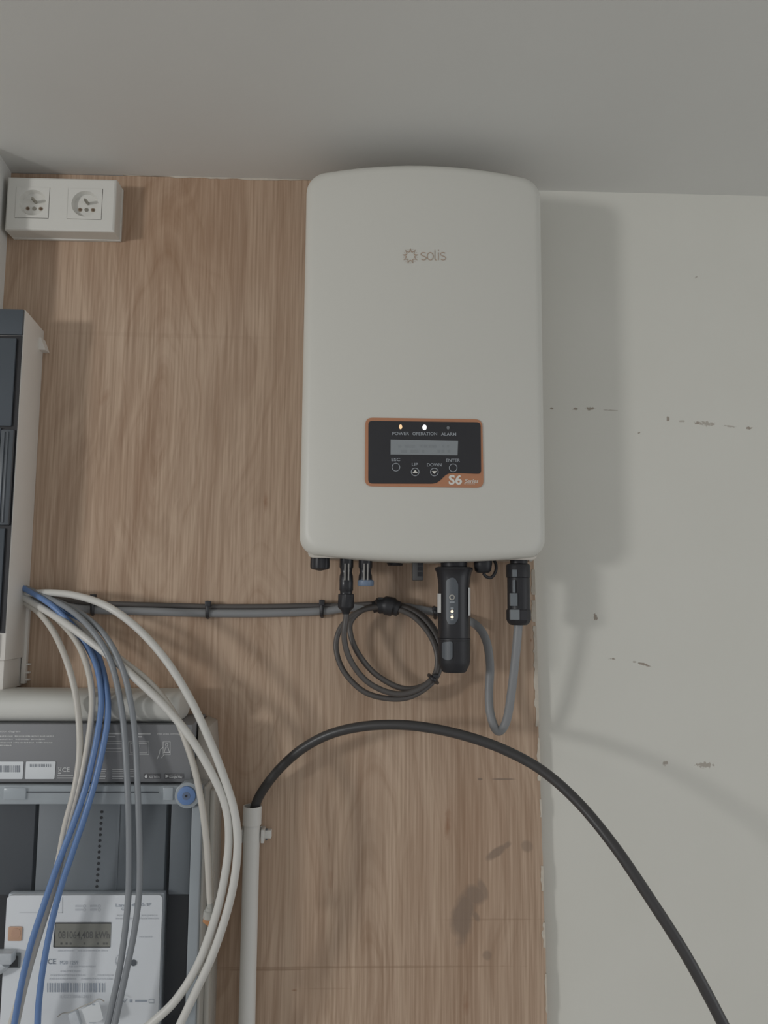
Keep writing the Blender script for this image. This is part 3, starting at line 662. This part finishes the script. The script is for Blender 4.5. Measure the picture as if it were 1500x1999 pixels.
# ------------------------------------------------------------------ grey printed box with white rounded top
DC = 0.105
cx1 = P(374, 1470, DC).x; cx0 = cx1-0.40
zc1 = P(200, 1414, DC).z; zc0 = P(200, 1534, 0.120).z+.0006
carton = mat('grey_carton', A(92, 93, 95), 0.55, var=0.03, scale=15)
ct = thing('product_box', (cx1-.2, -TPLY, zc0), 'printed grey product box with a rounded white top above the meter', 'box')
obj('sleeve', box(cx0, cx1, TPLY+.003, DC, zc0, zc1), carton, ct, bevel=.0012)
def capsule_roll(xa, xb, dc, zc_, rz, rd, R):
    V, Fs = [], []; N = 28
    st = [(xa, 1.0)] + [(xb-R, 1.0)] + [(xb-R+R*math.sin(math.pi/2*i/8), 1-(1-math.cos(math.pi/2*i/8))*.25) for i in range(1, 9)] + [(xb, .2)]
    for x, k in st:
        for j in range(N):
            a = 2*math.pi*j/N; ca, sa = math.cos(a), math.sin(a)
            e = .75; V.append((x, -dc-math.copysign(abs(ca)**e, ca)*rd*k, zc_+math.copysign(abs(sa)**e, sa)*rz*k))
    for i in range(len(st)-1):
        for j in range(N): Fs.append((i*N+j, i*N+(j+1) % N, (i+1)*N+(j+1) % N, (i+1)*N+j))
    Fs += [tuple(range(N)), tuple((len(st)-1)*N+j for j in range(N))]; return V, Fs
zr1 = P(150, 1352, DC-.02).z; rz = (zr1-zc1)/2+.002
rend = P(354, 1380, DC-.02).x
obj('rounded_top', capsule_roll(cx0, rend, .062, zc1+rz-.0015, rz, 0.044, .010), mat('satin_white', A(146, 146, 142), 0.4, var=.01), ct, smooth=True)
km = lambda u, v, lift=0: P(u*240/1500, 1400+v*240/1500, DC+.0004+lift)
k2 = lambda u, v, lift=0: P(200+u*240/1500, 1400+v*240/1500, DC+.0004+lift)
pl_ = mat('pale_print', A(150, 151, 151), 0.55, var=.02)
sleeve = [c for c in ct.children if c.name.startswith('sleeve')][0]
obj('lettering', text('Connection diagram', 60, 172, 24, km, 375, bold=.012), pl_, sleeve)
def wordline(x0, y, segs, h, mp): return [flat(rectp(x0+a, y-h/2, x0+b, y+h/2), mp) for a, b in segs]
g = []
for y, segs in ((232, ((-60, 155), (180, 370), (385, 480), (490, 655))), (270, ((-60, 155), (190, 360), (382, 548))), (310, ((-60, 150), (165, 415), (440, 530), (540, 640))), (346, ((-60, 150),))):
    for a, b_ in segs:
        x = a
        while x < b_:
            w_ = random.uniform(9, 17); g.append(flat(rectp(x, y-random.uniform(5, 9), min(b_, x+w_), y+random.uniform(5, 8)), km)); x += w_+random.uniform(3, 6)
tag(obj('small_print', merge(*g), mat('dim_print', A(138, 139, 139), .55, var=.02), sleeve), kind='stuff')
def barcode(x0, x1, y0, y1, mp, sd, lo=4, hi=13):
    r = random.Random(sd); g = []; x = x0
    while x < x1:
        w_ = r.uniform(lo, hi); g.append(flat(rectp(x, y0, min(x1, x+w_), y1), mp, (), 0)); x += w_+r.uniform(lo, hi)
    return merge(*g)
sticker = mat('paper_sticker', A(156, 159, 161), .6, var=.01)
bprint = mat('barcode_print', A(96, 100, 106), .6, var=.02)
def lifted(mp, k): return lambda u, v, l=0: mp(u, v, l+k)
st1 = obj('barcode_sticker', flat(rounded([(-140, 542), (290, 542), (276, 755), (-140, 755)], 14), km, (), .0003), sticker, sleeve)
obj('barcode', barcode(-120, 250, 590, 672, lifted(km, .0006), 3), bprint, st1) if False else obj('barcode', barcode(-120, 250, 590, 672, lifted(km, .0006), 3), bprint, sleeve)
st2 = obj('barcode_sticker', flat(rounded([(318, 540), (680, 540), (664, 755), (304, 755)], 14), km, (), .0003), sticker, sleeve)
obj('barcode', barcode(365, 625, 572, 610, lifted(km, .0006), 9, 5, 16), bprint, sleeve)
obj('lettering', text('CE', 805, 640, 52, km, 90, bold=.01), pl_, sleeve)
g = [stroke([(712, 615), (750, 665)], 7, km), stroke([(750, 615), (712, 665)], 7, km), stroke([(715, 612), (747, 612), (742, 655), (720, 655)], 7, km, 0, True), flat(rectp(708, 675, 748, 690), km)]
obj('bin_symbol', merge(*g), pl_, sleeve)
g = []
for y in (715, 742): g.append(flat(rectp(700, y-5, 895, y+5), km))
for k in range(6): g += [flat(rectp(1160, 638+k*22-5, 1300-(k % 3)*8, 638+k*22+5), km), flat(rectp(1370, 638+k*22-5, 1520-(k % 2)*14, 638+k*22+5), km)]
for k in range(5): g.append(flat(rectp(325, 638+k*22-5, 385+(k % 2)*14, 638+k*22+5), k2))
tag(obj('small_print', merge(*g), MATS['dim_print'], sleeve), kind='stuff')
obj('lettering', text('Video access control app', 810, 203, 20, k2, 290, bold=.008), pl_, sleeve)
g = [flat(rectp(425, 195, 590, 212), k2), flat(rectp(425, 230, 485, 246), k2), flat(rectp(48, 192, 225, 210), k2), flat(rectp(48, 228, 160, 244), k2)]
tag(obj('small_print', merge(*g), MATS['dim_print'], sleeve), kind='stuff')
g = []
for r_ in ((40, 295, 238, 420), (318, 300, 566, 456), (340, 322, 545, 436)): g.append(stroke(rectp(*r_), 7, k2, 0, True))
g += [stroke([(45, 320), (235, 320)], 6, k2), stroke([(45, 385), (235, 385)], 6, k2), stroke([(365, 456), (365, 515)], 7, k2), stroke([(455, 340), (460, 385)], 6, k2)]
obj('pictogram', merge(*g), MATS['dim_print'], sleeve)
g = [stroke(rectp(742, 300, 828, 458), 8, k2, 0, True), stroke(arcp(785, 335, 14, 18, 0, 345, 12), 6, k2, 0, True), stroke([(757, 430), (772, 365), (800, 365), (818, 430)], 6, k2), stroke([(740, 365), (703, 400), (695, 450), (668, 508)], 8, k2), stroke([(756, 458), (735, 475), (718, 500)], 8, k2), stroke([(745, 432), (825, 432)], 6, k2)]
obj('pictogram', merge(*g), pl_, sleeve)
for x0_, x1_, t1, t2, nm in ((508, 712, 'Available on the', 'App Store', 'a'), (758, 992, 'GET IT ON', 'Google Play', 'g')):
    obj('store_badge', flat(rounded(rectp(x0_, 690, x1_, 752), 8), k2, (), .0003), mat('badge_dark', A(66, 66, 68), .5), sleeve)
    tx = x0_+58
    obj('lettering', text(t1, tx, 705, 10, k2, (x1_-tx)*.75, .0006, align='L'), pl_, sleeve); obj('lettering', text(t2, tx, 730, 24, k2, (x1_-tx)*.9, .0006, bold=.012, align='L'), pl_, sleeve)
    if nm == 'a': obj('badge_mark', merge(flat(arcp(533, 726, 17, 19, 0, 345, 14), lifted(k2, .0006)), flat([(533, 704), (543, 694), (545, 702), (537, 708)], lifted(k2, .0006))), pl_, sleeve)
    else: obj('badge_mark', flat([(770, 698), (815, 721), (770, 744)], lifted(k2, .0006)), pl_, sleeve)

# ------------------------------------------------------------------ meter cabinet
DLID = 0.120
clear = mat('clear_polycarbonate', A(132, 138, 142), 0.22, var=.08, scale=25, alpha=0.62)
clear2 = mat('clear_polycarbonate_edge', A(150, 148, 142), 0.25, var=.10, scale=18, alpha=0.55)
pane = mat('clear_lid', (0.5, 0.55, 0.6, 1), 0.1, var=0, alpha=0.02, spec=0.2)
back = mat('grey_backplate', A(72, 77, 81), 0.5, var=.04, scale=10)
backd = mat('grey_backplate_dark', A(44, 47, 51), 0.5, var=.04, scale=10)
zt_ = P(200, 1534, DLID).z; zbm = P(200, 2300, DLID).z
xR = P(412, 1560, DLID).x; xR = (P(395, 1575, DLID).x+P(380, 1990, DLID).x)/2; xL = xR-0.40
mc = thing('meter_cabinet', ((xL+xR)/2, -TPLY, zbm), 'clear-lidded electricity meter cabinet with a blue lid screw at lower left', 'cabinet')
obj('back_tray', box(xL, xR-.001, TPLY, TPLY+.012, zbm, zt_), backd, mc, bevel=.002)
DBP = 0.084
xa, xb_ = P(66, 1650, DBP).x, P(326, 1650, DBP).x
ztp2 = P(200, 1560, DBP).z
pl1 = obj('mounting_plate', box(xa+.004, xb_-.002, .0605, DBP, zbm+.01, ztp2), back, mc, bevel=.0015)
pl2 = obj('side_panel', box(xb_+.0035, P(372, 1650, DBP).x, TPLY+.012, DBP-.002, P(340, 1748, DBP).z, ztp2), back, mc, bevel=.0015)
pl3 = obj('side_panel', box(xL+.01, xa-.001, TPLY+.012, DBP-.002, P(340, 1748, DBP).z, ztp2), backd, mc, bevel=.0015)
obj('lower_recess', box(xL+.01, P(372, 1650, DBP).x, TPLY+.0125, .06, zbm+.01, P(340, 1749, DBP).z), black, mc)
for i in range(15):
    c = P(198.5-i*.73, 1585+i*11.2, DBP+.0006); obj('plate_hole', disc(c, .0019, .0005, 12), MATS['black_plastic'], pl1)
obj('raised_strip', box(P(228, 1650, DBP).x, P(232, 1650, DBP).x, DBP-.0005, DBP+.0012, zbm+.01, ztp2-.004), back, pl1)
# frame of the lid
rim = obj('lid_top_bar', box(xL, xR, DLID-.010, DLID, P(200, 1571, DLID).z, zt_), clear, mc, bevel=.002)
obj('bar_groove', box(P(52, 1548, DLID).x, P(310, 1548, DLID).x, DLID-.001, DLID+.0004, P(200, 1548, DLID).z, P(200, 1545, DLID).z), dark, rim)
obj('bar_block', pbox(6, 1538, 50, 1562, DLID+.003, DLID-.004), clear, rim, bevel=.0015); obj('bar_block', pbox(318, 1537, 338, 1563, DLID+.003, DLID-.004), clear, rim, bevel=.0015)
obj('lid_top_edge', box(xL, xR+.002, TPLY+.013, DLID-.0105, zt_-.002, zt_-.0005), mat('clear_top', A(140, 144, 146), .2, var=.05, alpha=.18), mc)
sd = obj('lid_side_bar', box(P(372, 1600, DLID).x+.001, xR, DLID-.03, DLID-.0005, zbm, P(200, 1573, DLID).z), clear, mc, bevel=.0015)
obj('cabinet_side', box(xR+.0006, xR+.004, TPLY, DLID-.006, zbm, P(400, 1538, DLID).z), clear2, mc, bevel=.001)
xo = P(416, 1600, .085).x
obj('side_rail', box(xR+.0045, xo, TPLY+.001, .085, zbm, P(400, 1545, .085).z), clear2, mc, bevel=.002)
obj('side_rib', box(xo-.004, xo+.002, .070, .089, zbm, P(400, 1541, .085).z), clear2, mc, bevel=.001)
obj('upper_bracket', prism([(p.x, p.z) for p in (P(388, 1412, .08), P(408, 1420, .08), P(412, 1500, .08), P(402, 1545, .08), P(378, 1545, .08))], .08, TPLY), mat('pale_plastic', A(124, 119, 112), .5), mc, bevel=.001)
obj('lid_pane', box(xL+.002, P(372, 1600, DLID).x, DLID-.0025, DLID-.001, zbm, P(200, 1572, DLID).z), pane, mc)
kc = P(366, 1553, DLID+.006)
kb = obj('lid_screw', disc(kc, .0163, .02, 32), clear, mc, bevel=.001)
kk = obj('screw_disc', disc(kc+Vector((-.001, -.0022, 0)), .0118, .004, 32), cblue, kb, bevel=.0012)
obj('screw_ring', merge(disc(kc+Vector((-.001, -.0026, 0)), .0050, .001, 20)), mat('blue_dark', A(66, 78, 98), .5), kk); obj('screw_socket', disc(kc+Vector((-.001, -.0030, 0)), .0016, .001, 12), black, kk)

# meter
DM = 0.101
mm = lambda u, v, lift=0: P(u, v, DM+.0004+lift)
mw = mat('meter_white', A(160, 163, 166), .5, var=.01)
mt = thing('electricity_meter', P(160, 2100, DBP), 'white digital electricity meter with a small display inside the clear cabinet', 'meter')
mx1 = (P(319, 1750, DM).x+P(307, 1986, DM).x)/2; mx0 = (P(15, 1752, DM).x+P(2, 1986, DM).x)/2-.001
mz1 = P(160, 1748, DM).z; mz0 = P(160, 2120, DM).z
obj('body', box(mx0-.001, mx1+.001, DBP, DM-.005, mz0, mz1+.0005), mat('meter_side', A(128, 133, 138), .5, var=.02), mt, bevel=.002)
fc = obj('front_cover', prism(rounded([(mx0, mz1), (mx1, mz1), (mx1, mz0), (mx0, mz0)], .006), DM, DM-.006), mw, mt, smooth=True)
obj('display', flat([(108, 1802), (217, 1802), (215, 1849), (105, 1849)], mm, (), .0004), mat('lcd_olive', A(92, 92, 86), .35, var=.03), mt)
obj('display_edge', merge(stroke([(217, 1802), (108, 1802), (105, 1849)], 2.5, lifted(mm, .0006)), stroke([(105, 1849), (215, 1849)], 1.5, lifted(mm, .0006))), black, mt)
obj('display_digits', text('081064,408 kWh', 164, 1825, 14, mm, 100, .0006, bold=.01), mat('lcd_ink', A(66, 66, 64), .5, var=0), mt)
obj('display_marks', merge(*[flat(rectp(x-2, 1840, x+2, 1844), lifted(mm, .0006)) for x in (120, 130, 138, 165, 191, 203, 208)]), MATS['lcd_ink'], mt)
bt = obj('push_button', prism([(p.x, p.z) for p in [P(a, b_, DM) for a, b_ in rounded([(17.5, 1808), (44.5, 1808), (43, 1836), (16, 1836)], 3)]], DM+.002, DM), mat('button_orange', A(140, 112, 92), .5, var=.03), mt, bevel=.0006)
obj('button_dimple', disc(P(31, 1822, DM+.0024), .006, .0005, 18), mat('button_orange_dark', A(134, 106, 88), .5), bt)
pt = obj('data_port', flat(rounded([(14, 1860), (41, 1860), (39, 1890), (12, 1890)], 3), mm, (), .0006), mat('port_grey', A(84, 88, 90), .5), mt)
obj('port_opening', flat(rounded([(20, 1866), (36, 1866), (35, 1888), (18, 1888)], 2), lifted(mm, .0007)), black, mt)
ink = mat('meter_ink', A(112, 118, 126), .6, var=.02); inkp = mat('meter_ink_pale', A(144, 147, 151), .6, var=.02)
obj('lettering', text('Landis+', 244, 1767, 6.5, mm, 36, .0002), ink, mt); obj('lettering', text('Gyr', 243, 1774.5, 6, mm, 12, .0002), ink, mt)
obj('lettering', text('E360-3P', 278, 1766, 6.5, mm, 34, .0002), ink, mt)
g = []
for y, segs in ((1787, ((228, 244), (276, 308))), (1793, ((226, 262), (270, 310))), (1829, ((272, 298),)), (1887, ((135, 187),)), (1896, ((118, 158),)), (1904, ((98, 168), (190, 222))), (1911, ((96, 150), (158, 220))), (1856, ((113, 145), (152, 195), (198, 210)))):
    for a, b_ in segs:
        x = a
        while x < b_:
            w_ = random.uniform(2, 4); g.append(flat(rectp(x, y-1.4, min(b_, x+w_), y+1.4), mm)); x += w_+1.2
for y in (1769, 1776):
    for a in (147, 176): g += [flat(rectp(a, y-2, a+13, y+2), mm), stroke(arcp(a+18, y, 2.6, 2.6, 0, 330, 8), 1.2, mm, 0, True)]
tag(obj('small_print', merge(*g), inkp, mt), kind='stuff')
obj('lettering', text('CE', 101, 1877, 10, mm, 16, .0002, bold=.01), mat('meter_ink_dark', A(92, 98, 106), .6), mt)
obj('lettering', text('M20 1259', 135, 1879, 7, mm, 36, .0002), ink, mt)
obj('barcode', barcode(92, 205, 1919, 1937, mm, 21, 1.1, 3.6), ink, mt)
obj('lettering', text('1LGZ2000612411', 147, 1945.5, 6, mm, 60, .0002), inkp, mt)
obj('optical_port', ring2(240, 1876, 14, 15.5, mm, .0003), inkp, mt); obj('optical_led', disc(P(260.5, 1880, DM+.0012), .0038, .001, 16), dark, mt)
g = [stroke([(238, 1950), (243, 1957), (248, 1950)], 1.5, mm), flat(rectp(253, 1951, 258, 1957), mm), flat(rectp(264, 1952, 287, 1956), mm), stroke(rectp(291, 1951, 301, 1958), 1.2, mm, 0, True)]
obj('approval_marks', merge(*g), ink, mt)
obj('seam_line', merge(flat(rectp(38, 1781, 122, 1782.4), mm), flat(rectp(121, 1752, 122.2, 1782), mm)), inkp, mt)
# plug in the meter's data port, and the paper tag hanging at the bottom
clr = mat('clear_plug', A(146, 150, 154), .2, var=.15, scale=120, alpha=.8)
pg = thing('network_plug', P(10, 1895, DM), 'clear plastic network plug pushed into the meter\'s data port', 'plug')
obj('plug_body', pbox(-12, 1862, 22, 1884, DM+.0160, DM+.0014), clr, pg, bevel=.0012); obj('boot', ptube([(-30, 1900, DM+.0085), (-10, 1895, DM+.0085), (3, 1888, DM+.0085), (10, 1880, DM+.0085)], .007, 12), clr, pg, smooth=True)
tgd = DLID+.004
tg = thing('seal_tag', P(180, 1995, tgd), 'white paper tag with a clear seal hanging at the bottom of the meter', 'tag')
obj('paper', pprism(rounded([(153, 1973), (193, 1955), (202, 1990), (163, 2006)], 3), tgd+.0005, tgd), sticker, tg)
obj('tag_print', merge(flat(rectp(180, 1961, 186, 1962.5), planemap(tgd+.0009)), flat(rectp(174, 1996, 188, 1997.5), planemap(tgd+.0009))), ink, tg)
obj('seal', pprism(rounded([(132, 1982), (148, 1974), (158, 2004), (140, 2010)], 3), tgd+.006, tgd-.002), clr, tg, bevel=.001)
obj('tie_wire', ptube([(112, 1985, tgd), (122, 1978, tgd), (135, 1976, tgd), (160, 1965, tgd), (180, 1957, tgd), (193, 1950, tgd), (204, 1955, tgd)], .0007, 8), mat('seal_wire', A(120, 118, 114), .4), tg, smooth=True)

# ------------------------------------------------------------------ loose cables hanging from the distribution board
def relax(pts): return [(x, y, dd if dd < .1 else .1+(dd-.1)*.5) for x, y, dd in pts]
def hang(name, pts, r, m, label, n=12):
    pts = relax(pts)
    c = obj(name, ptube(pts, r, n, 7), m, None, smooth=True); tag(c, label, 'cable'); return c
hang('white_cable', [(20, 1164, .024), (50, 1160, .030), (95, 1157, .048), (150, 1163, .070), (210, 1184, .10), (270, 1228, .118), (325, 1290, .135), (370, 1362, .15), (405, 1435, .165), (433, 1505, .178), (457, 1580, .188), (464, 1645, .192), (458, 1715, .194), (442, 1785, .195), (415, 1865, .195), (385, 1930, .195), (354, 1995, .195), (325, 2060, .195)], .0051, cwhite, 'outermost white cable, bulging furthest right towards the grey conduit')
hang('white_cable', [(20, 1150, .026), (50, 1168, .034), (100, 1198, .062), (155, 1236, .094), (210, 1278, .112), (262, 1322, .127), (318, 1375, .144), (370, 1437, .163), (415, 1512, .18), (441, 1575, .186), (447, 1640, .188), (439, 1710, .190), (422, 1785, .190), (388, 1880, .188), (345, 1950, .186), (300, 1994, .184), (250, 2035, .18)], .0052, cwhite, 'thick white cable lying just inside the outermost white one, ending bottom centre-left')
w3 = thing('white_plug_lead', P(405, 1800, .137), 'thin white lead ending in a small orange-tipped plug', 'cable')
obj('sheath', ptube(relax([(22, 1148, .023), (60, 1168, .030), (120, 1198, .052), (180, 1240, .078), (235, 1286, .095), (290, 1330, .115), (335, 1385, .138), (362, 1445, .158), (381, 1505, .17), (395, 1575, .178), (404, 1650, .178), (408, 1715, .176), (411, 1768, .174)]), .0042, 12, 7), cwarm, w3, smooth=True)
bo = catmull([P(411, 1762, .137), P(411, 1772, .137), P(409, 1782, .137), P(408, 1792, .137)], 4)
obj('boot', sweep(bo, [.0045]*4+[.006]*3+[.0075]*4+[.0078]*2, 10), mat('translucent_boot', A(128, 128, 124), .3, alpha=.85), w3, smooth=True)
obj('plug_tip', pprism([(399, 1789), (416, 1799), (409, 1812), (395, 1800)], .143, .131), mat('orange_tip', A(128, 92, 62), .45), w3, bevel=.001)
hang('ivory_cable', [(20, 1166, .026), (50, 1178, .032), (78, 1198, .050), (106, 1236, .074), (130, 1290, .10), (147, 1352, .122), (155, 1420, .145), (155, 1480, .163), (145, 1545, .178), (128, 1610, .182), (112, 1690, .182), (88, 1770, .182), (64, 1840, .182), (42, 1930, .182), (22, 1999, .182), (5, 2060, .182)], .0042, cwarm, 'ivory cable leftmost of the bundle where it leaves the distribution board')
hang('ivory_cable', [(20, 1160, .024), (60, 1178, .030), (110, 1208, .052), (148, 1250, .082), (171, 1304, .10), (180, 1365, .125), (175, 1430, .148), (164, 1495, .165), (150, 1555, .177), (133, 1615, .179), (118, 1680, .178), (100, 1750, .177), (75, 1830, .177), (52, 1910, .177), (34, 1990, .177), (20, 2060, .177)], .0042, cwarm, 'ivory cable running between the left ivory one and the blue pair')
hang('blue_cable', [(22, 1136, .026), (55, 1153, .040), (100, 1181, .066), (140, 1219, .074), (170, 1262, .083), (190, 1306, .100), (198, 1366, .130), (191, 1430, .155), (179, 1490, .172), (165, 1545, .186), (142, 1612, .19), (112, 1690, .192), (85, 1768, .192), (60, 1845, .192), (42, 1920, .192), (28, 1999, .192), (18, 2060, .192)], .0039, cblue, 'left one of the two blue cables')
hang('blue_cable', [(20, 1134, .023), (60, 1154, .032), (115, 1180, .050), (158, 1222, .064), (190, 1275, .08), (207, 1335, .108), (211, 1395, .138), (202, 1455, .16), (186, 1525, .178), (166, 1592, .187), (143, 1660, .188), (118, 1735, .188), (99, 1810, .188), (84, 1890, .188), (76, 1955, .188), (73, 2010, .188), (70, 2060, .188)], .0039, cblue, 'right one of the two blue cables')
hang('slate_grey_cable', [(20, 1138, .022), (60, 1153, .036), (130, 1186, .074), (178, 1228, .105), (212, 1282, .128), (230, 1342, .138), (241, 1412, .145), (246, 1480, .164), (250, 1560, .18), (252, 1640, .182), (251, 1740, .182), (244, 1820, .182), (233, 1895, .182), (219, 1960, .182), (208, 2010, .182), (196, 2060, .182)], .0039, cg2, 'left one of the two slate grey cables over the meter')
hang('slate_grey_cable', [(20, 1136, .022), (70, 1156, .034), (150, 1192, .072), (203, 1238, .106), (237, 1300, .132), (255, 1370, .142), (264, 1440, .146), (268, 1520, .168), (271, 1600, .18), (273, 1680, .182), (271, 1750, .182), (262, 1820, .182), (248, 1890, .182), (233, 1960, .182), (222, 2010, .182), (210, 2060, .182)], .0039, cg2, 'right one of the two slate grey cables over the meter')
